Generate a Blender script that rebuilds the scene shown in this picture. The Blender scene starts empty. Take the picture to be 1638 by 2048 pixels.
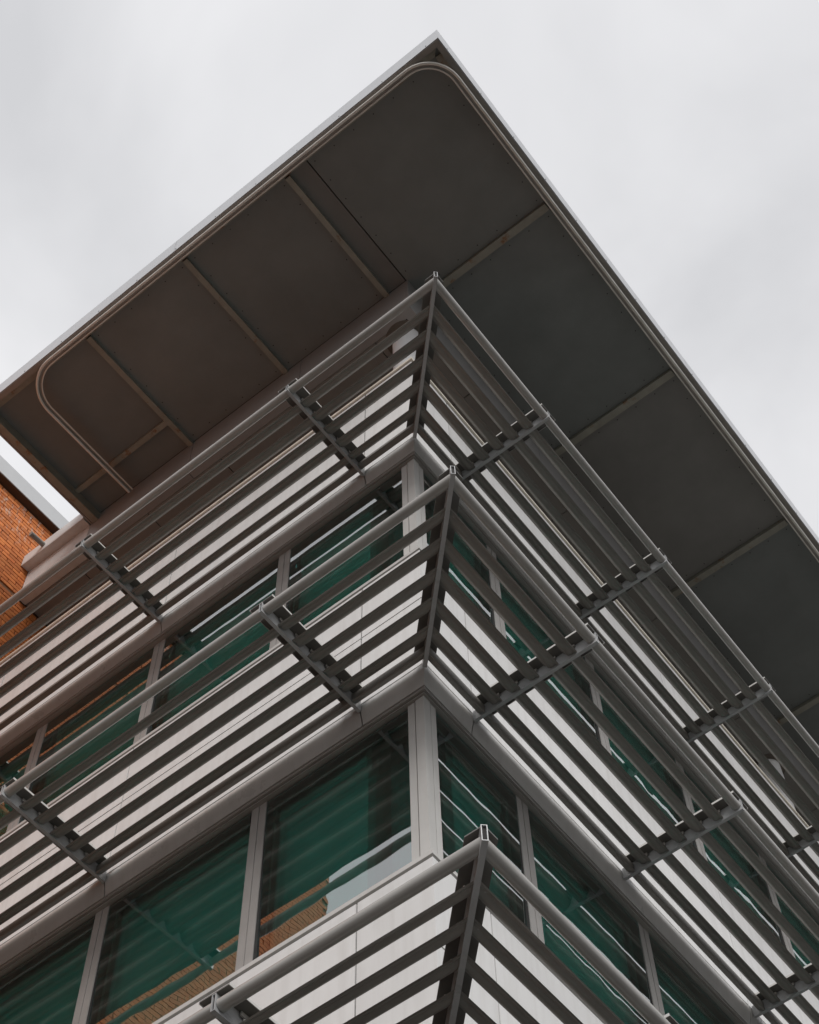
import bpy, bmesh, math, random
from mathutils import Vector, Matrix
random.seed(7)
scene = bpy.context.scene
COL = scene.collection

# ------------------------------------------------------------------ camera
cam_d = bpy.data.cameras.new('camera')
cam = bpy.data.objects.new('camera', cam_d)
COL.objects.link(cam)
cam_d.sensor_fit = 'AUTO'
cam_d.sensor_width = 36.0
cam_d.lens = 3253.724 / 2048 * 36.0
cam_d.shift_x = -41.0 / 2048
cam_d.shift_y = 176.0 / 2048
cam_d.clip_start = 0.05
cam_d.clip_end = 3000.0
_r = Vector((0.78872684, 0.61414989, -0.02701636))
_u = Vector((0.53737637, -0.66745339, 0.51549259))
_f = Vector((-0.29855756, 0.4211008, 0.85646804))
_m = Matrix((_r, _u, -_f)).transposed().to_4x4()
_m.translation = Vector((3.96719666, -5.47603133, 1.6))
cam.matrix_world = _m
scene.camera = cam

# ------------------------------------------------------------------ sky + sun (overcast)
SUN_EL = math.radians(40)
SUN_AZ_VEC = Vector((0.70, -0.714, 0)).normalized()
world = bpy.data.worlds.new('World')
scene.world = world
world.use_nodes = True
wn = world.node_tree
wn.nodes.clear()
def W(t, **k):
    n = wn.nodes.new(t)
    for a, b in k.items():
        setattr(n, a, b)
    return n
out = W('ShaderNodeOutputWorld')
bg = W('ShaderNodeBackground')
bg.inputs['Strength'].default_value = 0.10
sky = W('ShaderNodeTexSky')
sky.sky_type = 'NISHITA'
sky.sun_disc = False
sky.sun_elevation = SUN_EL
sky.sun_rotation = math.atan2(SUN_AZ_VEC.x, SUN_AZ_VEC.y)
sky.air_density = 1.0
sky.dust_density = 4.0
hs = W('ShaderNodeHueSaturation')
hs.inputs['Saturation'].default_value = 0.25
tc = W('ShaderNodeTexCoord')
mp = W('ShaderNodeMapping')
mp.inputs['Scale'].default_value = (1.0, 1.0, 1.6)
mp.inputs['Location'].default_value = (3.1, 1.7, 0.4)
n1 = W('ShaderNodeTexNoise')
n1.inputs['Scale'].default_value = 3.2
n1.inputs['Detail'].default_value = 5.0
n1.inputs['Roughness'].default_value = 0.5
n1.inputs['Distortion'].default_value = 0.4
ramp = W('ShaderNodeValToRGB')
ramp.color_ramp.elements[0].position = 0.30
ramp.color_ramp.elements[0].color = (5.1, 5.13, 5.3, 1)
ramp.color_ramp.elements[1].position = 0.66
ramp.color_ramp.elements[1].color = (6.85, 6.85, 7.0, 1)
mix = W('ShaderNodeMix', data_type='RGBA')
mix.inputs[0].default_value = 0.90
L = wn.links.new
L(sky.outputs[0], hs.inputs['Color'])
L(tc.outputs['Generated'], mp.inputs['Vector'])
L(mp.outputs[0], n1.inputs['Vector'])
L(n1.outputs['Fac'], ramp.inputs[0])
L(hs.outputs[0], mix.inputs[6])
L(ramp.outputs[0], mix.inputs[7])
L(mix.outputs[2], bg.inputs['Color'])
L(bg.outputs[0], out.inputs[0])

sun_d = bpy.data.lights.new('sun', 'SUN')
sun_d.energy = 1.5
sun_d.angle = math.radians(35)
sun_d.color = (1.0, 0.975, 0.94)
sun = bpy.data.objects.new('sun', sun_d)
COL.objects.link(sun)
_dir = Vector((SUN_AZ_VEC.x * math.cos(SUN_EL), SUN_AZ_VEC.y * math.cos(SUN_EL), math.sin(SUN_EL)))
sun.rotation_euler = _dir.to_track_quat('Z', 'Y').to_euler()
sun.location = (20, -20, 40)

vs = scene.view_settings
vs.view_transform = 'Standard'
vs.look = 'None'
vs.gamma = 1.0
vs.exposure = 0.45
vs.use_curve_mapping = False
scene.cycles.max_bounces = 10
scene.cycles.transparent_max_bounces = 24
scene.cycles.glossy_bounces = 6

# ------------------------------------------------------------------ materials
def mat(name, base, rough=0.5, metal=0.0, var=0.12, scale=3.0, bump=0.0, bscale=60.0, rust=0.0, streak=0.0, spec=0.5, rcol=(0.16, 0.06, 0.018)):
    m = bpy.data.materials.new(name)
    m.use_nodes = True
    nt = m.node_tree
    N, K = nt.nodes, nt.links.new
    b = N['Principled BSDF']
    b.inputs['Roughness'].default_value = rough
    b.inputs['Metallic'].default_value = metal
    b.inputs['Specular IOR Level'].default_value = spec
    geo = N.new('ShaderNodeNewGeometry')
    no = N.new('ShaderNodeTexNoise')
    no.inputs['Scale'].default_value = scale
    no.inputs['Detail'].default_value = 6
    no.inputs['Roughness'].default_value = 0.6
    K(geo.outputs['Position'], no.inputs['Vector'])
    rp = N.new('ShaderNodeMapRange')
    rp.inputs[1].default_value = 0.3
    rp.inputs[2].default_value = 0.7
    rp.inputs[3].default_value = 1.0 - var
    rp.inputs[4].default_value = 1.0 + var * 0.6
    K(no.outputs['Fac'], rp.inputs[0])
    oi = N.new('ShaderNodeObjectInfo')
    ro = N.new('ShaderNodeMapRange')
    ro.inputs[3].default_value = 0.93
    ro.inputs[4].default_value = 1.05
    K(oi.outputs['Random'], ro.inputs[0])
    rm = N.new('ShaderNodeMath')
    rm.operation = 'MULTIPLY'
    K(rp.outputs[0], rm.inputs[0])
    K(ro.outputs[0], rm.inputs[1])
    mx = N.new('ShaderNodeMix')
    mx.data_type = 'RGBA'
    mx.blend_type = 'MULTIPLY'
    mx.inputs[0].default_value = 1.0
    mx.inputs[6].default_value = (*base, 1)
    K(rm.outputs[0], mx.inputs[7])
    col = mx.outputs[2]
    if streak:
        mpn = N.new('ShaderNodeMapping')
        mpn.inputs['Scale'].default_value = (9, 9, 0.5)
        K(geo.outputs['Position'], mpn.inputs['Vector'])
        ns = N.new('ShaderNodeTexNoise')
        ns.inputs['Scale'].default_value = 1.6
        ns.inputs['Detail'].default_value = 4
        K(mpn.outputs[0], ns.inputs['Vector'])
        r2 = N.new('ShaderNodeMapRange')
        r2.inputs[1].default_value = 0.45
        r2.inputs[2].default_value = 0.75
        r2.inputs[3].default_value = 0.0
        r2.inputs[4].default_value = streak
        K(ns.outputs['Fac'], r2.inputs[0])
        m2 = N.new('ShaderNodeMix')
        m2.data_type = 'RGBA'
        K(r2.outputs[0], m2.inputs[0])
        K(col, m2.inputs[6])
        m2.inputs[7].default_value = (base[0] * 0.55, base[1] * 0.52, base[2] * 0.48, 1)
        col = m2.outputs[2]
    if rust:
        nr = N.new('ShaderNodeTexNoise')
        nr.inputs['Scale'].default_value = 5.5
        nr.inputs['Detail'].default_value = 8
        nr.inputs['Roughness'].default_value = 0.68
        K(geo.outputs['Position'], nr.inputs['Vector'])
        r3 = N.new('ShaderNodeMapRange')
        r3.inputs[1].default_value = 0.70 - rust
        r3.inputs[2].default_value = 0.80 - rust
        K(nr.outputs['Fac'], r3.inputs[0])
        m3 = N.new('ShaderNodeMix')
        m3.data_type = 'RGBA'
        K(r3.outputs[0], m3.inputs[0])
        K(col, m3.inputs[6])
        m3.inputs[7].default_value = (*rcol, 1)
        col = m3.outputs[2]
    K(col, b.inputs['Base Color'])
    rr = N.new('ShaderNodeMapRange')
    rr.inputs[3].default_value = max(0.05, rough - 0.10)
    rr.inputs[4].default_value = min(1.0, rough + 0.10)
    K(no.outputs['Fac'], rr.inputs[0])
    K(rr.outputs[0], b.inputs['Roughness'])
    if bump:
        nb = N.new('ShaderNodeTexNoise')
        nb.inputs['Scale'].default_value = bscale
        nb.inputs['Detail'].default_value = 3
        K(geo.outputs['Position'], nb.inputs['Vector'])
        bp = N.new('ShaderNodeBump')
        bp.inputs['Strength'].default_value = 1.0
        bp.inputs['Distance'].default_value = bump
        K(nb.outputs['Fac'], bp.inputs['Height'])
        K(bp.outputs[0], b.inputs['Normal'])
    return m

M = {}
M['panel'] = mat('white_composite_panel', (0.68, 0.675, 0.665), 0.40, var=0.05, scale=2.2, streak=0.22, bump=0.0008, bscale=2.5)
M['post'] = mat('pale_window_post', (0.54, 0.53, 0.51), 0.42, var=0.06, scale=4, streak=0.14)
M['frame'] = mat('grey_window_frame', (0.36, 0.345, 0.33), 0.42, var=0.08, scale=5, streak=0.12)
M['head'] = mat('window_head_metal', (0.30, 0.285, 0.265), 0.45, var=0.08, scale=4)
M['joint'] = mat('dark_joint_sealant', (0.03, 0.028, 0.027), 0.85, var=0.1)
M['trim'] = mat('pale_parapet_trim', (0.84, 0.77, 0.66), 0.4, var=0.1, scale=6)
M['slat'] = mat('louvre_slat_paint', (0.25, 0.236, 0.215), 0.50, var=0.12, scale=4, streak=0.1)
M['rail'] = mat('louvre_rail_paint', (0.38, 0.365, 0.342), 0.20, var=0.10, scale=5, rust=0.0)
M['bracket'] = mat('louvre_bracket_paint', (0.42, 0.425, 0.43), 0.30, var=0.12, scale=8, rust=0.02)
M['plate'] = mat('louvre_plate_shaded', (0.13, 0.125, 0.115), 0.5, var=0.15, scale=8, rust=0.02)  # shade and grease of the plate underside put into the dark colour
M['soffit'] = mat('roof_soffit_board', (0.215, 0.228, 0.220), 0.7, var=0.14, scale=1.4, bump=0.0006, bscale=120)
M['soffit2'] = mat('roof_soffit_board_cool', (0.225, 0.220, 0.207), 0.7, var=0.14, scale=1.4, bump=0.0006, bscale=120)
M['beam'] = mat('olive_soffit_beam', (0.32, 0.31, 0.26), 0.5, var=0.16, scale=6, rust=0.115, rcol=(0.24, 0.10, 0.025))
M['fascia'] = mat('roof_fascia_metal', (0.47, 0.48, 0.50), 0.36, metal=0.0, var=0.07, scale=3, streak=0.12)
M['lip'] = mat('roof_edge_lip', (0.31, 0.29, 0.265), 0.45, var=0.12, scale=5, rust=0.05)
M['track'] = mat('curved_rail_metal', (0.80, 0.77, 0.71), 0.22, metal=0.0, var=0.1, scale=6)
M['attic'] = mat('attic_wall_panel', (0.36, 0.35, 0.345), 0.48, var=0.06, scale=2, streak=0.08)
M['loggia'] = mat('loggia_soffit_panel', (0.30, 0.285, 0.265), 0.6, var=0.08, scale=2)
M['column'] = mat('white_column_paint', (0.78, 0.77, 0.76), 0.5, var=0.04)
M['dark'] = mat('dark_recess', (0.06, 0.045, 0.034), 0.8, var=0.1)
M['inner'] = mat('interior_wall_paint', (0.28, 0.29, 0.28), 0.8, var=0.05)
M['ceiling'] = mat('interior_ceiling', (0.55, 0.56, 0.52), 0.8, var=0.05)
M['blind'] = mat('venetian_blind', (0.84, 0.86, 0.82), 0.6, var=0.05)
M['blind_pale'] = mat('pale_blind', (0.92, 0.92, 0.86), 0.6, var=0.05)
M['floor'] = mat('interior_floor', (0.55, 0.53, 0.48), 0.6, var=0.1)
M['gap_ring'] = mat('column_gap_shade', (0.15, 0.125, 0.10), 0.6, var=0.15)  # shade of the open gap round the column, put into the colour
M['bullnose'] = mat('bullnose_metal', (0.55, 0.54, 0.525), 0.30, var=0.06, scale=2.5, streak=0.16)
M['coping'] = mat('brick_coping_metal', (0.50, 0.51, 0.52), 0.45, var=0.05, scale=2)
M['coping_shade'] = mat('coping_underside_shade', (0.075, 0.036, 0.016), 0.8, var=0.2)  # shade under the coping put into a dark brown
M['asphalt'] = mat('asphalt_ground', (0.055, 0.054, 0.052), 0.9, var=0.2, scale=0.8, bump=0.004, bscale=40)
M['mortar'] = mat('brick_mortar', (0.24, 0.115, 0.055), 0.9, var=0.2, scale=20)

def brick_mat():
    m = bpy.data.materials.new('orange_brick')
    m.use_nodes = True
    nt = m.node_tree
    N, K = nt.nodes, nt.links.new
    b = N['Principled BSDF']
    b.inputs['Roughness'].default_value = 0.82
    geo = N.new('ShaderNodeNewGeometry')
    oi = N.new('ShaderNodeObjectInfo')
    no = N.new('ShaderNodeTexNoise')
    no.inputs['Scale'].default_value = 9
    no.inputs['Detail'].default_value = 7
    K(geo.outputs['Position'], no.inputs['Vector'])
    cr = N.new('ShaderNodeValToRGB')
    cr.color_ramp.elements[0].position = 0.3
    cr.color_ramp.elements[0].color = (0.50, 0.135, 0.030, 1)
    cr.color_ramp.elements[1].position = 0.72
    cr.color_ramp.elements[1].color = (0.68, 0.225, 0.056, 1)
    K(no.outputs['Fac'], cr.inputs[0])
    mr = N.new('ShaderNodeMapRange')
    mr.inputs[3].default_value = 0.78
    mr.inputs[4].default_value = 1.14
    K(oi.outputs['Random'], mr.inputs[0])
    mx = N.new('ShaderNodeMix')
    mx.data_type = 'RGBA'
    mx.blend_type = 'MULTIPLY'
    mx.inputs[0].default_value = 1
    K(cr.outputs[0], mx.inputs[6])
    K(mr.outputs[0], mx.inputs[7])
    # lime bloom: pale stains in patches high on the wall
    mpn = N.new('ShaderNodeMapping')
    mpn.inputs['Scale'].default_value = (1, 5.0, 1.6)
    K(geo.outputs['Position'], mpn.inputs['Vector'])
    nb = N.new('ShaderNodeTexNoise')
    nb.inputs['Scale'].default_value = 3.0
    nb.inputs['Detail'].default_value = 7
    nb.inputs['Roughness'].default_value = 0.7
    K(mpn.outputs[0], nb.inputs['Vector'])
    sx = N.new('ShaderNodeSeparateXYZ')
    K(geo.outputs['Position'], sx.inputs[0])
    mz = N.new('ShaderNodeMapRange')
    mz.inputs[1].default_value = 20.3
    mz.inputs[2].default_value = 20.9
    K(sx.outputs['Z'], mz.inputs[0])
    mb = N.new('ShaderNodeMapRange')
    mb.inputs[1].default_value = 0.52
    mb.inputs[2].default_value = 0.66
    mb.inputs[4].default_value = 0.85
    K(nb.outputs['Fac'], mb.inputs[0])
    mm = N.new('ShaderNodeMath')
    mm.operation = 'MULTIPLY'
    K(mz.outputs[0], mm.inputs[0])
    K(mb.outputs[0], mm.inputs[1])
    m2 = N.new('ShaderNodeMix')
    m2.data_type = 'RGBA'
    K(mm.outputs[0], m2.inputs[0])
    K(mx.outputs[2], m2.inputs[6])
    m2.inputs[7].default_value = (0.52, 0.42, 0.36, 1)
    K(m2.outputs[2], b.inputs['Base Color'])
    bp = N.new('ShaderNodeBump')
    bp.inputs['Distance'].default_value = 0.004
    K(no.outputs['Fac'], bp.inputs['Height'])
    K(bp.outputs[0], b.inputs['Normal'])
    return m
M['brick'] = brick_mat()

def glass_mats():
    tint = (0.28, 0.98, 0.92, 1)
    m = bpy.data.materials.new('green_reflective_glass')
    m.use_nodes = True
    nt = m.node_tree
    N, K = nt.nodes, nt.links.new
    N.clear()
    o = N.new('ShaderNodeOutputMaterial')
    tr = N.new('ShaderNodeBsdfTransparent')
    tr.inputs[0].default_value = tint
    gl = N.new('ShaderNodeBsdfGlossy')
    gl.inputs['Roughness'].default_value = 0.0
    gl.inputs['Color'].default_value = (0.95, 0.97, 0.97, 1)
    geo = N.new('ShaderNodeNewGeometry')
    no = N.new('ShaderNodeTexNoise')
    no.inputs['Scale'].default_value = 2.6
    no.inputs['Detail'].default_value = 1.0
    K(geo.outputs['Position'], no.inputs['Vector'])
    bp = N.new('ShaderNodeBump')
    bp.inputs['Strength'].default_value = 1.0
    bp.inputs['Distance'].default_value = 0.0013
    K(no.outputs['Fac'], bp.inputs['Height'])
    fr = N.new('ShaderNodeFresnel')
    fr.inputs['IOR'].default_value = 1.55
    mr = N.new('ShaderNodeMapRange')
    mr.inputs[3].default_value = 0.29
    mr.inputs[4].default_value = 1.0
    K(fr.outputs[0], mr.inputs[0])
    K(bp.outputs[0], gl.inputs['Normal'])
    mx = N.new('ShaderNodeMixShader')
    K(mr.outputs[0], mx.inputs[0])
    K(tr.outputs[0], mx.inputs[1])
    K(gl.outputs[0], mx.inputs[2])
    K(mx.outputs[0], o.inputs[0])
    c = bpy.data.materials.new('green_clear_glass')
    c.use_nodes = True
    nt = c.node_tree
    nt.nodes.clear()
    o = nt.nodes.new('ShaderNodeOutputMaterial')
    tr = nt.nodes.new('ShaderNodeBsdfTransparent')
    tr.inputs[0].default_value = (0.95, 0.985, 0.97, 1)
    nt.links.new(tr.outputs[0], o.inputs[0])
    # inner pane: weaker reflection
    m2 = m.copy()
    m2.name = 'green_inner_glass'
    for n in m2.node_tree.nodes:
        if n.type == 'MAP_RANGE':
            n.inputs[3].default_value = 0.40
            n.inputs[4].default_value = 0.8
        if n.type == 'BSDF_TRANSPARENT':
            n.inputs[0].default_value = (0.56, 0.97, 0.95, 1)
        if n.type == 'TEX_NOISE':
            n.inputs['Scale'].default_value = 2.0
    return m, m2, c
M['glass'], M['glass_in'], M['glass_clear'] = glass_mats()

# ------------------------------------------------------------------ helpers
class MB:
    def __init__(self):
        self.v, self.f, self.mi = [], [], []
    def add(self, vs, fs, mi=0):
        o = len(self.v)
        self.v += [tuple(p) for p in vs]
        self.f += [tuple(o + i for i in f) for f in fs]
        self.mi += [mi] * len(fs)
    def hexa(self, p, mi=0):   # 8 points: bottom ring 0-3, top ring 4-7
        self.add(p, [(0, 3, 2, 1), (4, 5, 6, 7), (0, 1, 5, 4), (1, 2, 6, 5), (2, 3, 7, 6), (3, 0, 4, 7)], mi)
    def box(self, x0, x1, y0, y1, z0, z1, mi=0):
        self.hexa([(x0, y0, z0), (x1, y0, z0), (x1, y1, z0), (x0, y1, z0), (x0, y0, z1), (x1, y0, z1), (x1, y1, z1), (x0, y1, z1)], mi)
    def rings(self, rings, closed=True, caps=True, mi=0):
        n = len(rings[0])
        vs = [p for r in rings for p in r]
        fs = []
        for i in range(len(rings) - 1):
            for j in range(n if closed else n - 1):
                k = (j + 1) % n
                fs.append((i * n + j, i * n + k, (i + 1) * n + k, (i + 1) * n + j))
        if caps and closed:
            fs.append(tuple(range(n - 1, -1, -1)))
            fs.append(tuple((len(rings) - 1) * n + j for j in range(n)))
        self.add(vs, fs, mi)
    def tube(self, path, r, n=12, mi=0, up=Vector((0, 0, 1))):
        rings = []
        P = [Vector(p) for p in path]
        for i, p in enumerate(P):
            a = P[max(i - 1, 0)]
            b = P[min(i + 1, len(P) - 1)]
            d = (b - a).normalized()
            u = up if abs(d.dot(up)) < 0.95 else Vector((1, 0, 0))
            s = d.cross(u).normalized()
            t = s.cross(d)
            rings.append([p + (s * math.cos(2 * math.pi * k / n) + t * math.sin(2 * math.pi * k / n)) * r for k in range(n)])
        self.rings(rings, mi=mi)
    def build(self, name, mats, parent=None, smooth=False, origin=None, props=None, facing=None):
        me = bpy.data.meshes.new(name)
        o = Vector(origin) if origin is not None else Vector((0, 0, 0))
        me.from_pydata([tuple(Vector(p) - o) for p in self.v], [], self.f)
        if not isinstance(mats, (list, tuple)):
            mats = [mats]
        for m in mats:
            me.materials.append(m)
        for i, p in enumerate(me.polygons):
            p.material_index = self.mi[i]
        bm = bmesh.new()
        bm.from_mesh(me)
        if facing is None:
            bmesh.ops.recalc_face_normals(bm, faces=bm.faces)
        else:
            bm.normal_update()
            flip = [f for f in bm.faces if f.normal.dot(facing) < 0]
            bmesh.ops.reverse_faces(bm, faces=flip)
        bm.to_mesh(me)
        bm.free()
        if smooth:
            me.polygons.foreach_set('use_smooth', [True] * len(me.polygons))
            me.set_sharp_from_angle(angle=math.radians(smooth if smooth is not True else 40))
        ob = bpy.data.objects.new(name, me)
        COL.objects.link(ob)
        ob.location = o
        if parent:
            par(ob, parent)
        if props:
            for a, b in props.items():
                ob[a] = b
        return ob

def wloc(o):
    p = Vector(o.location)
    while o.parent:
        o = o.parent
        p += Vector(o.location)
    return p
def par(ob, parent):
    w = Vector(ob.location)
    ob.parent = parent
    ob.location = w - wloc(parent)
def thing(name, loc, label, cat, group=None):
    o = bpy.data.objects.new(name, None)
    o.empty_display_size = 0.5
    COL.objects.link(o)
    o.location = loc
    o['label'] = label
    o['category'] = cat
    if group:
        o['group'] = group
    return o
# facade coordinates: s = distance from the corner along the facade, w = outwards
def FP(side, s, w, z):
    return Vector((-s, -w, z)) if side == 'L' else Vector((w, s, z))
def fbox(mb, side, s0, s1, w0, w1, z0, z1, mi=0):
    mb.hexa([FP(side, a, b, c) for c in (z0, z1) for a, b in ((s0, w0), (s1, w0), (s1, w1), (s0, w1))], mi)
def fprism(mb, side, prof, s0, s1, mi=0):      # s0 None = mitred at the corner
    r0 = [FP(side, (-w if s0 is None else s0), w, z) for w, z in prof]
    r1 = [FP(side, s1, w, z) for w, z in prof]
    mb.rings([r0, r1], mi=mi)
def wrap(mb, prof, sL, sR, mi=0):
    a = [FP('L', sL, w, z) for w, z in prof]
    b = [FP('L', -w, w, z) for w, z in prof]
    c = [FP('R', sR, w, z) for w, z in prof]
    mb.rings([a, b, c], mi=mi)

ZK = [15.869, 11.869, 7.869, 3.869]
SL, SR = 6.31, 15.0        # facade lengths modelled
LB = [0.625, 3.305, 5.985]               # bracket / joint positions, left facade
RB = [0.62, 2.66, 4.68, 6.75, 8.80, 10.85, 12.90]
RJ = [0.62, 4.63, 8.64, 12.65]
GAP = 0.007

# ------------------------------------------------------------------ ground
g = MB()
g.add([(-900, -900, 0), (900, -900, 0), (900, 900, 0), (-900, 900, 0)], [(0, 1, 2, 3)])
g.build('ground', M['asphalt'], props={'kind': 'structure'})

# ------------------------------------------------------------------ office building
B = thing('office_building', (0, 0, 0), 'white panelled corner office building with green windows under a wide flat overhanging roof', 'building')

def facade_cuts(js, end):
    return list(zip([None] + js, js + [end]))

# storey bands: panels, bullnose trims, sills, heads
for k, Z in enumerate(ZK):
    top = 17.765 if k == 0 else Z + 1.785
    # concrete spandrel behind the cladding
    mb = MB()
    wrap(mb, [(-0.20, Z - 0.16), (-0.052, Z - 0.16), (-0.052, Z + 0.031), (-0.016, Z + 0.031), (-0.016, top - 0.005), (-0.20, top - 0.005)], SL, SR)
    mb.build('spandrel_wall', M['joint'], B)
    rows = [(Z + 0.046, top)] if k == 0 else [(Z + 0.046, Z + 0.992), (Z + 1.006, top)]
    if k == 3:
        rows = [(0.0, Z - 0.02)] + rows
    for z0, z1 in rows:
        mb = MB()
        e = 0.006
        prof = [(-0.013, z0), (-0.002, z0), (0, z0 + 0.002), (0, z1 - 0.002), (-0.002, z1), (-0.013, z1)]
        wrap(mb, prof, LB[0] - GAP, RJ[0] - GAP)
        mb.build('cladding_panel', M['panel'], B)
        for side, js, end in (('L', LB, SL), ('R', RJ, SR)):
            for i in range(len(js)):
                s0 = js[i] + GAP
                s1 = (js[i + 1] - GAP) if i + 1 < len(js) else end
                mb = MB()
                dw = random.uniform(-0.0012, 0.0012)
                fprism(mb, side, [(w + (dw), z) for w, z in prof], s0, s1)
                mb.build('cladding_panel', M['panel'], B)
    # bullnose trim
    bz = [(-0.05, Z + 0.032), (0.0, Z + 0.032), (0.004, Z + 0.012), (0.004, Z - 0.02), (-0.003, Z - 0.055), (-0.015, Z - 0.10), (-0.025, Z - 0.15), (-0.030, Z - 0.195), (-0.05, Z - 0.195)]
    mb = MB()
    wrap(mb, bz, LB[0] - 0.006, RB[0] - 0.006)
    mb.build('bullnose_trim', M['bullnose'], B, smooth=35)
    for side, js, end in (('L', LB, SL), ('R', RJ, SR)):
        for i in range(len(js)):
            s0 = js[i] + 0.006
            s1 = (js[i + 1] - 0.006) if i + 1 < len(js) else end
            mb = MB()
            fprism(mb, side, bz, s0, s1)
            mb.build('bullnose_trim', M['bullnose'], B, smooth=35)
    # window head below the bullnose
    mb = MB()
    wrap(mb, [(-0.175, Z - 0.165), (-0.052, Z - 0.165), (-0.052, Z - 0.212), (-0.034, Z - 0.212), (-0.034, Z - 0.240), (-0.058, Z - 0.240), (-0.058, Z - 0.250), (-0.050, Z - 0.250), (-0.050, Z - 0.262), (-0.175, Z - 0.262)], SL, SR)
    mb.build('window_head', M['head'], B)
    # sill on top of the band
    if k > 0:
        mb = MB()
        wrap(mb, [(-0.24, Z + 1.806), (-0.012, Z + 1.806), (0.004, Z + 1.812), (0.004, Z + 1.852), (-0.09, Z + 1.858), (-0.24, Z + 1.858)], SL, SR)
        mb.build('window_sill', M['post'], B)
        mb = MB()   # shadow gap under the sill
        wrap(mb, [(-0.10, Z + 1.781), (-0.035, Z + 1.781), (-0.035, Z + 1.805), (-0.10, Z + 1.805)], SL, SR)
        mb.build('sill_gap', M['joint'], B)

# parapet top trim of the uppermost band
mb = MB()
wrap(mb, [(-0.25, 17.772), (0.022, 17.772), (0.024, 17.80), (0.015, 17.812), (-0.25, 17.812)], SL, SR)
mb.build('parapet_trim', M['trim'], B)

# windows of the three storeys below each head
def win_bounds(side):
    if side == 'L':
        m = [1.695, 3.36, 5.02]
        first, end = 0.222, SL
    else:
        m = [1.33, 3.015, 4.70, 6.385, 8.07, 9.755, 11.44, 13.125]
        first, end = 0.225, SR
    return m, first, end

for k in range(0, 3):
    Z = ZK[k]
    ztop = Z - 0.262
    zbot = ZK[k + 1] + 1.858
    # corner post: four stiles with grooves
    mb = MB()
    wrap(mb, [(-0.20, zbot), (-0.068, zbot), (-0.068, ztop), (-0.20, ztop)], 0.147, 0.147)
    mb.build('corner_post', M['post'], B)
    for side in 'LR':
        mb = MB()
        fbox(mb, side, 0.159, 0.222, -0.21, -0.074, zbot, ztop)
        mb.build('corner_stile', M['post'], B)
        mb = MB()
        fbox(mb, side, 0.1465, 0.1595, -0.19, -0.112, zbot, ztop)
        mb.build('post_groove', M['joint'], B)
    for side in 'LR':
        ms, first, end = win_bounds(side)
        for s in ms:
            mb = MB()
            fbox(mb, side, s - 0.074, s - 0.004, -0.21, -0.086, zbot, ztop)
            fbox(mb, side, s + 0.001, s + 0.074, -0.21, -0.083, zbot, ztop)
            fbox(mb, side, s - 0.006, s + 0.004, -0.20, -0.096, zbot, ztop)
            mb.build('mullion', M['frame'], B)
        a = [first] + [s + 0.074 for s in ms]
        b = [s - 0.074 for s in ms] + [end]
        for i, (s0, s1) in enumerate(zip(a, b)):
            mb = MB()
            t = 0.010
            w0, w1 = -0.18, -0.095
            fbox(mb, side, s0, s0 + t, w0, w1, zbot, ztop)
            fbox(mb, side, s1 - t, s1, w0, w1, zbot, ztop)
            fbox(mb, side, s0 + t, s1 - t, w0, w1, ztop - 0.02, ztop)
            fbox(mb, side, s0 + t, s1 - t, w0, w1, zbot, zbot + 0.02)
            wf = mb.build('window', M['joint'], B)
            for nm, wo, gm in (('pane', -0.122, 'glass'), ('inner_pane', -0.166, 'glass_in')):
                mb = MB()
                lean = 0.038
                q = [FP(side, s, w + lean * (z - zbot) / (ztop - zbot), z) for w in (wo, wo - 0.008) for s, z in ((s0 + t, zbot + 0.02), (s1 - t, zbot + 0.02), (s1 - t, ztop - 0.02), (s0 + t, ztop - 0.02))]
                mb.add(q, [(0, 1, 2, 3)], 0)
                mb.add(q, [(4, 5, 6, 7)], 1)
                mb.build(nm, [M[gm], M['glass_clear']], wf, facing=Vector((0, -1, 0)) if side == 'L' else Vector((1, 0, 0)))
            # venetian blind with a pale head box
            b0 = s0 + 0.02 if i else (0.74 if side == 'L' else 0.62)
            b1 = s1 - 0.02
            zt = Z - 0.40
            if k == 0:
                zb = zbot + (0.45 if side == 'L' else 0.62) + random.uniform(-0.03, 0.03)
            else:
                zb = zbot + 0.02
            wb = -0.235
            mb = MB()
            z = zt - 0.02
            while z > zb:
                mb.hexa([FP(side, s, w, zz) for dz in (0, 0.0014) for s, w, zz in ((b0, wb, z + 0.011 + dz), (b1, wb, z + 0.011 + dz), (b1, wb - 0.017, z - 0.011 + dz), (b0, wb - 0.017, z - 0.011 + dz))])
                z -= 0.031
            fbox(mb, side, b0, b1, wb - 0.022, wb + 0.002, zb - 0.03, zb - 0.008)
            mb.build('blind', M['blind_pale'] if k == 0 else M['blind'], wf, props={'kind': 'stuff'})
            mb = MB()
            fbox(mb, side, b0, b1, wb - 0.05, wb + 0.012, zt, Z - 0.02)
            mb.build('head_box', M['blind_pale'], wf)

# interior: ceilings, back walls, inner columns
for k in range(0, 3):
    Z = ZK[k]
    mb = MB()
    mb.box(-SL, -0.21, 0.21, SR, Z + 0.03, Z + 0.20)
    mb.build('interior_ceiling', M['ceiling'], B)
    mb = MB()
    mb.box(-SL, -0.21, 0.21, SR, ZK[k + 1] + 0.05, ZK[k + 1] + 0.18)
    mb.build('interior_floor', M['floor'], B)
    mb = MB()
    mb.box(-SL, -3.2, 3.2, SR, ZK[k + 1] + 0.2, Z + 0.02)
    mb.build('interior_core', M['inner'], B)
    mb = MB()
    mb.box(-0.66, -0.42, 0.42, 0.66, ZK[k + 1] + 0.2, Z + 0.02)
    mb.build('interior_column', M['inner'], B)

# ---- loggia storey under the roof
mb = MB()
ZS = 19.43
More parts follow.
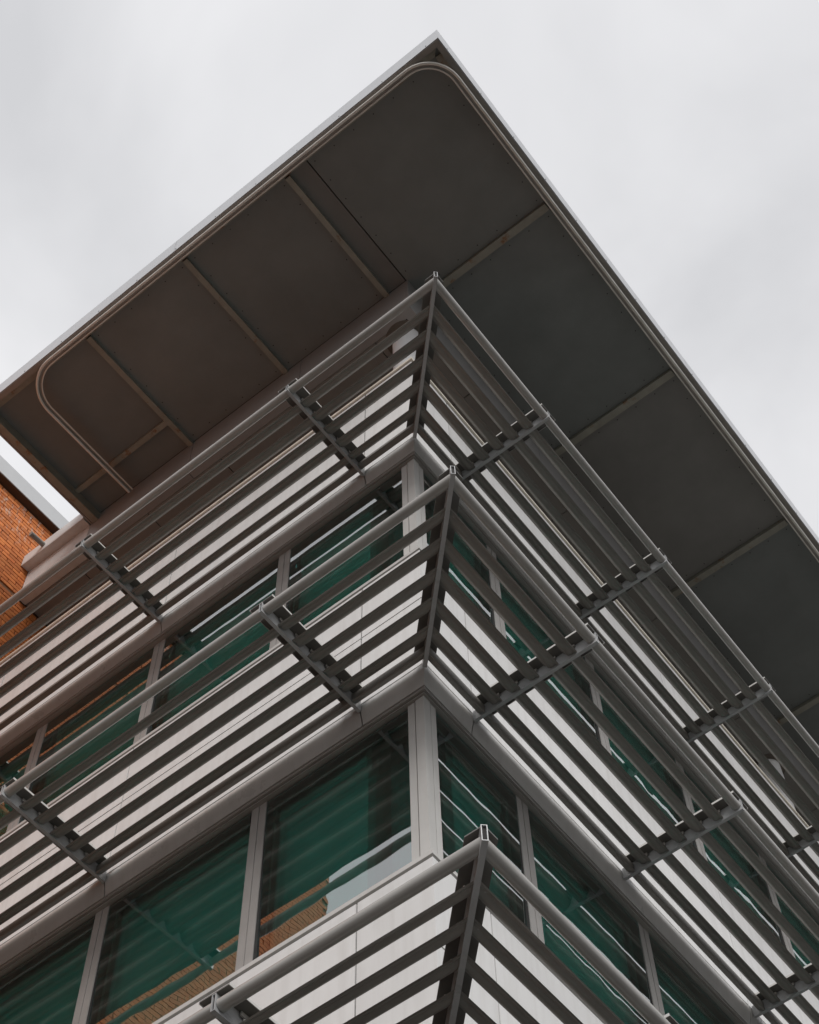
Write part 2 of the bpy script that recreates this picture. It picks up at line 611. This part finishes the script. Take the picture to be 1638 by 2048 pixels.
# attic wall panels (fascia over the loggia)
ATL = [1.66, 3.43, 5.195]
prof = [(-0.12, ZS), (-0.004, ZS), (0, ZS + 0.004), (0, 20.262), (-0.12, 20.262)]
mb = MB()
wrap(mb, prof, ATL[0] - 0.004, 2.62 - 0.004)
mb.build('attic_panel', M['attic'], B)
for side, js, end in (('L', ATL, SL), ('R', [2.62, 4.63, 6.64, 8.65, 10.66, 12.67], SR)):
    for i in range(len(js)):
        mb = MB()
        s1 = (js[i + 1] - 0.004) if i + 1 < len(js) else end
        fprism(mb, side, prof if js[i] < 5.1 or side == 'R' else [(-0.12, ZS), (-0.004, ZS), (0, ZS + 0.004), (0, 20.10), (-0.12, 20.10)], js[i] + 0.004, s1)
        mb.build('attic_panel', M['attic'] if not (side == 'L' and i == 2) else M['panel'], B)
mb = MB()
wrap(mb, [(-0.3, ZS + 0.03), (-0.125, ZS + 0.03), (-0.125, 20.26), (-0.3, 20.26)], SL, SR)
mb.build('attic_backing', M['joint'], B)
# loggia soffit panels
def plan_poly(mb, pts, z0, z1):
    n = len(pts)
    mb.rings([[(x, y, z0) for x, y in pts], [(x, y, z1) for x, y in pts]])
D = 2.6
q = 0.006
cuts_l = [0.60, 1.80, 3.0, 4.2, 5.4, SL]
cuts_r = [0.32, 1.33, 3.34, 5.35, 7.36, 9.37, 11.38, 13.39, SR]
for i in range(len(cuts_l)):
    s1 = cuts_l[i]
    mb = MB()
    if i == 0:
        plan_poly(mb, [(-0.125, 0.125 - 0.0), (-0.125 - q, 0.125), (-s1 + q, 0.125), (-s1 + q, s1 - 2 * q), (-0.14, 0.14 - 0.008)][1:4] + [], ZS + 0.006, ZS + 0.03)
    else:
        s0 = cuts_l[i - 1]
        plan_poly(mb, [(-s0 - q, 0.125), (-s1 + q, 0.125), (-s1 + q, min(s1, D)), (-s0 - q, min(s0, D) - q)], ZS + 0.006, ZS + 0.03)
    mb.build('loggia_soffit_panel', M['loggia'], B)
for i in range(len(cuts_r)):
    s1 = cuts_r[i]
    mb = MB()
    if i == 0:
        plan_poly(mb, [(-0.125, 0.125 + 2 * q), (-0.125, s1 - q), (-s1 + 2 * q, s1 - q)], ZS + 0.006, ZS + 0.03)
    else:
        s0 = cuts_r[i - 1]
        plan_poly(mb, [(-0.125, s0 + q), (-0.125, s1 - q), (-min(s1, D) + q, s1 - q), (-min(s0, D) + q, s0 + q)], ZS + 0.006, ZS + 0.03)
    mb.build('loggia_soffit_panel', M['loggia'], B)
mb = MB()
mb.box(-SL, -0.13, 0.13, SR, ZS + 0.035, ZS + 0.12)
mb.build('loggia_deck', M['joint'], B)
mb = MB()
mb.box(-SL, -D, D, SR, 17.0, ZS + 0.004)
mb.build('loggia_back_wall', M['inner'], B)
mb = MB()
mb.box(-SL, -0.41, 0.41, SR, 16.6, 16.8)
mb.build('loggia_floor', M['inner'], B)
# round columns; a dark ring stands in for the shaded soffit gap
for cx, cy in ((-0.285, 0.325), (-0.285, 8.335)):
    mb = MB()
    n = 40
    mb.rings([[(cx + 0.165 * math.cos(2 * math.pi * j / n), cy + 0.165 * math.sin(2 * math.pi * j / n), z) for j in range(n)] for z in (16.8, ZS - 0.004)])
    c = mb.build('column', M['column'], B, smooth=40)
    mb = MB()
    mb.rings([[(cx + r * math.cos(2 * math.pi * j / n), cy + r * math.sin(2 * math.pi * j / n), z) for j in range(n)] for r, z in ((0.245, ZS + 0.004), (0.245, ZS - 0.003), (0.17, ZS - 0.003), (0.17, ZS + 0.004))], caps=False)
    mb.build('column_gap_ring', M['gap_ring'], B)

# ledge and coping left of the roof end, against the brick wing
mb = MB()
fprism(mb, 'L', [(-0.30, 20.105), (0.125, 20.105), (0.13, 20.12), (0.13, 20.35), (-0.30, 20.37)], 5.20, SL - 0.002)
mb.build('parapet_ledge', M['panel'], B)
mb = MB()
mb.tube([(-5.93, -0.10, 20.23), (-5.93, -0.36, 20.21)], 0.036, 14)
mb.build('drain_spout', M['slat'], B, smooth=40)

# ---- roof
RW = 2.02
roof_mb = MB()
XL = -5.18
roof_mb.box(XL + 0.03, RW - 0.05, -RW + 0.05, SR, 20.30, 20.49)
roof = roof_mb.build('roof', M['soffit2'], B)
# fascia in lengths
def roof_fascia(side, s0, s1):
    mb = MB()
    prof = [(RW - 0.045, 20.10), (RW, 20.10), (RW, 20.50), (RW - 0.02, 20.512), (RW - 0.045, 20.512)]
    fprism(mb, side, prof, s0, s1)
    mb.build('fascia', M['fascia'], roof)
mb = MB()
fj_l = [1.9, 5.178]
fj_r = [3.02, 5.65, 8.30, 11.0, SR]
prev = None
for s in fj_l:
    roof_fascia('L', prev, s - 0.003)
    prev = s + 0.003
prev = None
for s in fj_r:
    roof_fascia('R', prev, s - 0.003)
    prev = s + 0.003
mb = MB()     # rivets on the fascia
for side, end in (('L', 5.1), ('R', 13.0)):
    s = -1.85
    while s < end:
        p = FP(side, s, RW + 0.001, 20.15)
        e = 0.007
        fbox(mb, side, s - e, s + e, RW - 0.001, RW + 0.003, 20.15 - e, 20.15 + e)
        s += 0.62
mb.build('fascia_rivet', M['joint'], roof, props={'kind': 'stuff'})
# inner lip under the fascia
mb = MB()
fprism(mb, 'L', [(RW - 0.075, 20.085), (RW - 0.012, 20.085), (RW - 0.012, 20.097), (RW - 0.05, 20.097), (RW - 0.05, 20.285), (RW - 0.075, 20.285)], None, 5.178)
mb.build('edge_lip', M['lip'], roof)
mb = MB()
fprism(mb, 'R', [(RW - 0.075, 20.085), (RW - 0.012, 20.085), (RW - 0.012, 20.097), (RW - 0.05, 20.097), (RW - 0.05, 20.285), (RW - 0.075, 20.285)], None, SR)
mb.build('edge_lip', M['lip'], roof)
# perimeter angle with rust inside the lip
mb = MB()
fprism(mb, 'L', [(RW - 0.17, 20.235), (RW - 0.08, 20.235), (RW - 0.08, 20.27), (RW - 0.17, 20.27)], None, 5.05)
fprism(mb, 'R', [(RW - 0.17, 20.236), (RW - 0.08, 20.236), (RW - 0.08, 20.27), (RW - 0.17, 20.27)], -RW + 0.18, SR)
mb.build('edge_angle', M['beam'], roof)
# soffit panels
IN = RW - 0.08
bl = [0.31, 1.90, 3.47]         # beam centres left (s)
br = [0.30, 2.97, 5.66, 8.36, 11.05, 13.74]
ZP = 20.262
def soffit(x0, x1, y0, y1, m, dz=0.0):
    mb = MB()
    mb.box(x0, x1, y0, y1, ZP + dz, 20.30)
    mb.build('soffit_panel', M[m], roof)
soffit(-0.012, IN, -IN, br[0] - 0.05, 'soffit')
soffit(-bl[0] + 0.03, -0.028, -IN, -0.006, 'soffit2', 0.003)
soffit(-bl[1] + 0.03, -bl[0] - 0.03, -IN, -0.006, 'soffit', -0.004)
soffit(-bl[2] + 0.03, -bl[1] - 0.03, -IN, -0.006, 'soffit', 0.0)
soffit(-5.05, -bl[2] - 0.03, -IN, -0.46, 'soffit', -0.004)
soffit(-5.05, -bl[2] - 0.03, -0.39, -0.006, 'soffit', 0.0)
for i in range(len(br)):
    y1 = br[i + 1] - 0.05 if i + 1 < len(br) else SR
    soffit(0.006, IN, br[i] + 0.05, y1, 'soffit' if i != 1 else 'soffit2', (-0.004, 0.0)[i % 2])
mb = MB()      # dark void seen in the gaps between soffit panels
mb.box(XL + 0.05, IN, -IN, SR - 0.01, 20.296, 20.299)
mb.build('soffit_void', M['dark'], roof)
for s in bl:
    mb = MB()
    fbox(mb, 'L', s - 0.034, s + 0.034, 0.0, IN - 0.10, 20.205, 20.285)
    mb.build('soffit_beam', M['beam'], roof)
for s in br:
    mb = MB()
    fbox(mb, 'R', s - 0.045, s + 0.045, 0.0, IN - 0.10, 20.205, 20.285)
    mb.build('soffit_beam', M['beam'], roof)
mb = MB()
fbox(mb, 'L', bl[2] + 0.036, 5.045, 0.39, 0.46, 20.207, 20.285)
mb.build('soffit_beam', M['beam'], roof)
mb = MB()      # end beam at the left verge
fbox(mb, 'L', 5.05, 5.125, -0.03, RW - 0.06, 20.09, 20.30)
mb.build('verge_beam', M['beam'], roof)
mb = MB()
fbox(mb, 'L', 5.128, 5.15, 0.0, RW - 0.05, 20.10, 20.31)
fbox(mb, 'L', 5.156, 5.178, 0.0, RW - 0.05, 20.10, 20.50)
mb.build('verge_trim', M['lip'], roof)
mb = MB()      # screw heads along the soffit board edges
def screws(x0, x1, y0, y1, z):
    nx, ny = max(2, round((x1 - x0) / 0.3)), max(2, round((y1 - y0) / 0.3))
    for i in range(nx + 1):
        for y in (y0, y1):
            x = x0 + (x1 - x0) * i / nx
            mb.box(x - 0.006, x + 0.006, y - 0.006, y + 0.006, z - 0.003, z + 0.002)
    for i in range(1, ny):
        for x in (x0, x1):
            y = y0 + (y1 - y0) * i / ny
            mb.box(x - 0.006, x + 0.006, y - 0.006, y + 0.006, z - 0.003, z + 0.002)
screws(0.05, 1.78, -1.78, br[0] - 0.12, ZP)
for i in range(3):
    screws(0.08, 1.78, br[i] + 0.12, br[i + 1] - 0.12, ZP + (-0.004, 0.0)[i % 2])
screws(-bl[1] + 0.10, -bl[0] - 0.10, -1.78, -0.08, ZP - 0.004)
screws(-bl[2] + 0.10, -bl[1] - 0.10, -1.78, -0.08, ZP)
mb.build('soffit_screw', M['joint'], roof, props={'kind': 'stuff'})
# bent double rail hung under the roof edge
def bent(off, z):
    pts = []
    xr, yf, xl = 1.957 - off, -1.985 + off, -4.455 + off
    for y in (SR - 0.2, 8.0, 3.0, 0.0):
        pts.append((xr, y, z))
    R = 0.44 - off
    for i in range(0, 15):
        a = math.radians(90 * i / 14)
        pts.append((xr - R + R * math.cos(a), yf + R - R * math.sin(a), z))
    for x in (0.0, -2.0):
        pts.append((x, yf, z))
    R = 0.50 - off
    for i in range(0, 15):
        a = math.radians(90 * i / 14)
        pts.append((xl + R - R * math.sin(a), yf + R - R * math.cos(a), z))
    for y in (-0.9, -0.06):
        pts.append((xl, y, z))
    return pts
mb = MB()
mb.tube(bent(0.014, 20.02), 0.017, 12)
mb.tube(bent(0.072, 20.03), 0.0095, 10)
cr = mb.build('curved_rail', M['track'], roof, smooth=50)
mb = MB()
A, Bq = bent(0.018, 20.05), bent(0.068, 20.05)
mb.rings([[(a[0], a[1], 20.044), (b[0], b[1], 20.044), (b[0], b[1], 20.056), (a[0], a[1], 20.056)] for a, b in zip(A, Bq)])
for side, ss in (('L', [0.31, 1.9, 3.47]), ('R', br)):
    for s in ss:
        fbox(mb, side, s - 0.015, s + 0.015, 1.91, 1.94, 20.056, 20.26)
mb.build('rail_channel', M['lip'], roof)

# ------------------------------------------------------------------ louvred sunshades
T = [0.928, 0.752, 0.575, 0.397, 0.221]
LABELS = ['uppermost louvred metal sunshade wrapping the corner just under the roof overhang',
          'middle louvred metal sunshade wrapping the corner between two rows of green windows',
          'lowest louvred metal sunshade at the corner by the bottom edge of the picture']
def slat_prof(t, Z, k=1.0):
    loc = [(-0.076, -0.005), (0.076, -0.005), (0.076, 0.007), (0.044, 0.010), (0.033, 0.024), (0.014, 0.033), (-0.014, 0.033), (-0.033, 0.024), (-0.044, 0.010), (-0.076, 0.007)]
    ca, sa = math.cos(math.radians(38)), math.sin(math.radians(38))
    pts = [(u * ca - v * sa, -u * sa - v * ca) for u, v in loc]
    return [(t + a * k, Z + 0.002 + b * k) for a, b in pts]
for k in range(3):
    Z = ZK[k]
    C = thing('louvre_sunshade', (0, 0, Z), LABELS[k], 'sunshade', 'louvred sunshades stacked up the office facades')
    for side, br_, end in (('L', LB, SL - 0.03), ('R', RB, SR - 0.4)):
        seg = facade_cuts(br_, end)
        for a, b in seg:
            hw = 0.018
            s0 = None if a is None else a + hw
            s1 = b - hw if b != end else b
            # rail
            mb = MB()
            n = 16
            prof = [(1.115 + 0.041 * math.cos(2 * math.pi * j / n), Z + 0.041 * math.sin(2 * math.pi * j / n)) for j in range(n)]
            fprism(mb, side, prof, s0, s1)
            mb.build('rail', M['rail'], C, smooth=40)
            for t in T:
                mb = MB()
                dz = random.uniform(-0.0025, 0.0025)
                fprism(mb, side, [(w, z + dz) for w, z in slat_prof(t, Z, 0.90 if t > 0.9 else 0.82 if (k == 0 and side == 'L' and t < 0.3) else (1.06 if side == 'L' else 0.98))], s0, s1)
                mb.build('slat', M['slat'], C, smooth=30)
            mb = MB()
            fprism(mb, side, [(0.056, Z - 0.012), (0.112, Z - 0.018), (0.118, Z - 0.012), (0.118, Z + 0.028), (0.056, Z + 0.034)] if (k == 0 and side == 'L') else [(0.056, Z - 0.012), (0.112, Z - 0.058), (0.121, Z - 0.052), (0.124, Z + 0.028), (0.056, Z + 0.034)], s0, s1)
            mb.build('wall_slat', M['slat'], C)
        for s in br_:
            mb = MB()
            th = 0.005
            zb, zt = Z - 0.060, Z + 0.062
            fbox(mb, side, s - 0.0145, s - 0.0145 + th, 0.005, 1.16, zb, zt)
            fbox(mb, side, s + 0.0145 - th, s + 0.0145, 0.005, 1.16, zb, zt)
            fbox(mb, side, s - 0.0145 + th, s + 0.0145 - th, 0.005, 1.16, zb, zb + th)
            fbox(mb, side, s - 0.0145 + th, s + 0.0145 - th, 0.005, 1.16, zt - th, zt)
            bk = mb.build('bracket', M['bracket'], C)
            mb = MB()
            fbox(mb, side, s - 0.009, s + 0.009, 0.02, 1.150, zb + 0.006, zt - 0.006)
            mb.build('bracket_hollow_shade', M['joint'], bk)  # dark filler box, standing in for the shade inside the hollow section
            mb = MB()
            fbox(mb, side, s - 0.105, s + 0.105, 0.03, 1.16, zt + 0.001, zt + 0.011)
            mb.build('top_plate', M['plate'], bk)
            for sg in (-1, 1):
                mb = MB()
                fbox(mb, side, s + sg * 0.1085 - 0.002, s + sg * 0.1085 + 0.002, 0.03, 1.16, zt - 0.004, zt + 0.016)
                mb.build('plate_edge_glint', M['post'], bk)  # added pale bars, standing in for the bright glint on the plate edges
            mb = MB()
            for t in T:
                for sg in (-1, 1):
                    c = FP(side, s + sg * 0.045, t + 0.035, Z - 0.022)
                    mb.tube([c + Vector((0, 0, 0.02)), c - Vector((0, 0, 0.008))], 0.006, 8)
                    fbox(mb, side, s + sg * 0.028 - 0.006, s + sg * 0.028 + 0.006, t - 0.05, t + 0.05, Z + 0.028, Z + 0.058)
            mb.build('bolt', M['rail'], bk, props={'kind': 'stuff'})
    # corner bracket on the diagonal
    e = Vector((1, -1, 0)).normalized()
    gv = Vector((1, 1, 0)).normalized()
    def dbox(mb, a0, a1, b0, b1, z0, z1):
        mb.hexa([e * a + gv * b + Vector((0, 0, z)) for z in (z0, z1) for a, b in ((a0, b0), (a1, b0), (a1, b1), (a0, b1))])
    mb = MB()
    zb, zt = Z - 0.060, Z + 0.062
    th = 0.005
    a1 = 1.17 * math.sqrt(2)
    dbox(mb, 0.02, a1, -0.017, -0.017 + th, zb, zt)
    dbox(mb, 0.02, a1, 0.017 - th, 0.017, zb, zt)
    dbox(mb, 0.02, a1, -0.017 + th, 0.017 - th, zb, zb + th)
    dbox(mb, 0.02, a1, -0.017 + th, 0.017 - th, zt - th, zt)
    bk = mb.build('corner_bracket', M['bracket'], C)
    mb = MB()
    dbox(mb, 0.03, a1 - 0.012, -0.0115, 0.0115, zb + 0.006, zt - 0.006)
    mb.build('bracket_hollow_shade', M['joint'], bk)  # same dark filler for the shaded hollow of the corner bracket
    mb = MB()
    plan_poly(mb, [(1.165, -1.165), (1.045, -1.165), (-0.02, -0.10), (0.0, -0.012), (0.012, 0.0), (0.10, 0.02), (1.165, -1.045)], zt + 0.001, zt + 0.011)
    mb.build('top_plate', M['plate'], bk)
    mb = MB()
    for t in T:
        for dx, dy in ((-0.075, 0), (0, 0.075)):
            c = Vector((t + 0.03 + dx, -t - 0.03 + dy, Z - 0.022))
            mb.tube([c + Vector((0, 0, 0.02)), c - Vector((0, 0, 0.010))], 0.007, 8)
    mb.build('bolt', M['rail'], bk, props={'kind': 'stuff'})

# ------------------------------------------------------------------ brick building
K_ = thing('brick_building', (-8, -2, 0), 'orange brick wing with grey metal coping beside the end of the white facade', 'building')
XB = -6.32
mb = MB()
mb.box(-16, XB - 0.012, -6.3, 6.0, 0.0, 21.74)
mb.build('wall', M['mortar'], K_)
mb = MB()
mb.box(-16.2, XB + 0.12, -6.42, 6.12, 21.40, 21.745)
mb.build('coping', M['coping'], K_)
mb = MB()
mb.box(-16.19, XB + 0.11, -6.41, 6.11, 21.386, 21.397)  # thin sheet added below the coping to carry the painted shade
mb.build('coping_shade_sheet', M['coping_shade'], K_)
LBk, HBk = 0.225, 0.075
def brick_mesh():
    mb = MB()
    e = 0.004
    hx, hy, hz = 0.011, 0.1075, 0.0325
    mb.rings([[(-hx, -hy, -hz), (-hx, hy, -hz), (-hx, hy, hz), (-hx, -hy, hz)],
              [(hx - e, -hy, -hz), (hx - e, hy, -hz), (hx - e, hy, hz), (hx - e, -hy, hz)],
              [(hx, -hy + e, -hz + e), (hx, hy - e, -hz + e), (hx, hy - e, hz - e), (hx, -hy + e, hz - e)]])
    return mb
near, far = [], []
row = 0
z = 21.33
while z > 11.0:
    off = 0.0 if row % 2 else LBk / 2
    y = -6.18 + off
    while y < 3.0:
        vis = (-1.35 < y < 0.95) and (z > 17.7) and not (y < -0.35 and z < 19.9) and not (y > 0.18 and z > 19.75) and not (y < 0.0 and z < 19.2)
        if abs(z - 19.43) > 0.03:
            (near if vis else far).append((y, z))
        y += LBk
    z -= HBk
    row += 1
near.sort(key=lambda p: -p[1])
extra = near[300:]
near = near[:300]
far += extra
proto = brick_mesh().build('brick', M['brick'], None)
for i, (y, z) in enumerate(near):
    o = proto if i == 0 else proto.copy()
    if i:
        COL.objects.link(o)
    o.location = (XB - 0.006 + random.uniform(-0.0025, 0.0025), y + random.uniform(-0.003, 0.003), z)
    o.rotation_euler = (random.uniform(-0.008, 0.008), 0, 0)
    par(o, K_)
mb = MB()
for y, z in far:
    hx, hy, hz = 0.011, 0.1075, 0.0325
    x = XB - 0.006 + random.uniform(-0.0025, 0.0025)
    mb.add([(x - hx, y - hy, z - hz), (x + hx, y - hy, z - hz), (x + hx, y + hy, z - hz), (x - hx, y + hy, z - hz), (x - hx, y - hy, z + hz), (x + hx, y - hy, z + hz), (x + hx, y + hy, z + hz), (x - hx, y + hy, z + hz)],
           [(0, 1, 2, 3), (4, 5, 6, 7), (0, 1, 5, 4), (1, 2, 6, 5), (2, 3, 7, 6)])
mb.build('brickwork', M['brick'], K_, props={'kind': 'stuff'})
print('bricks', len(near), len(far))
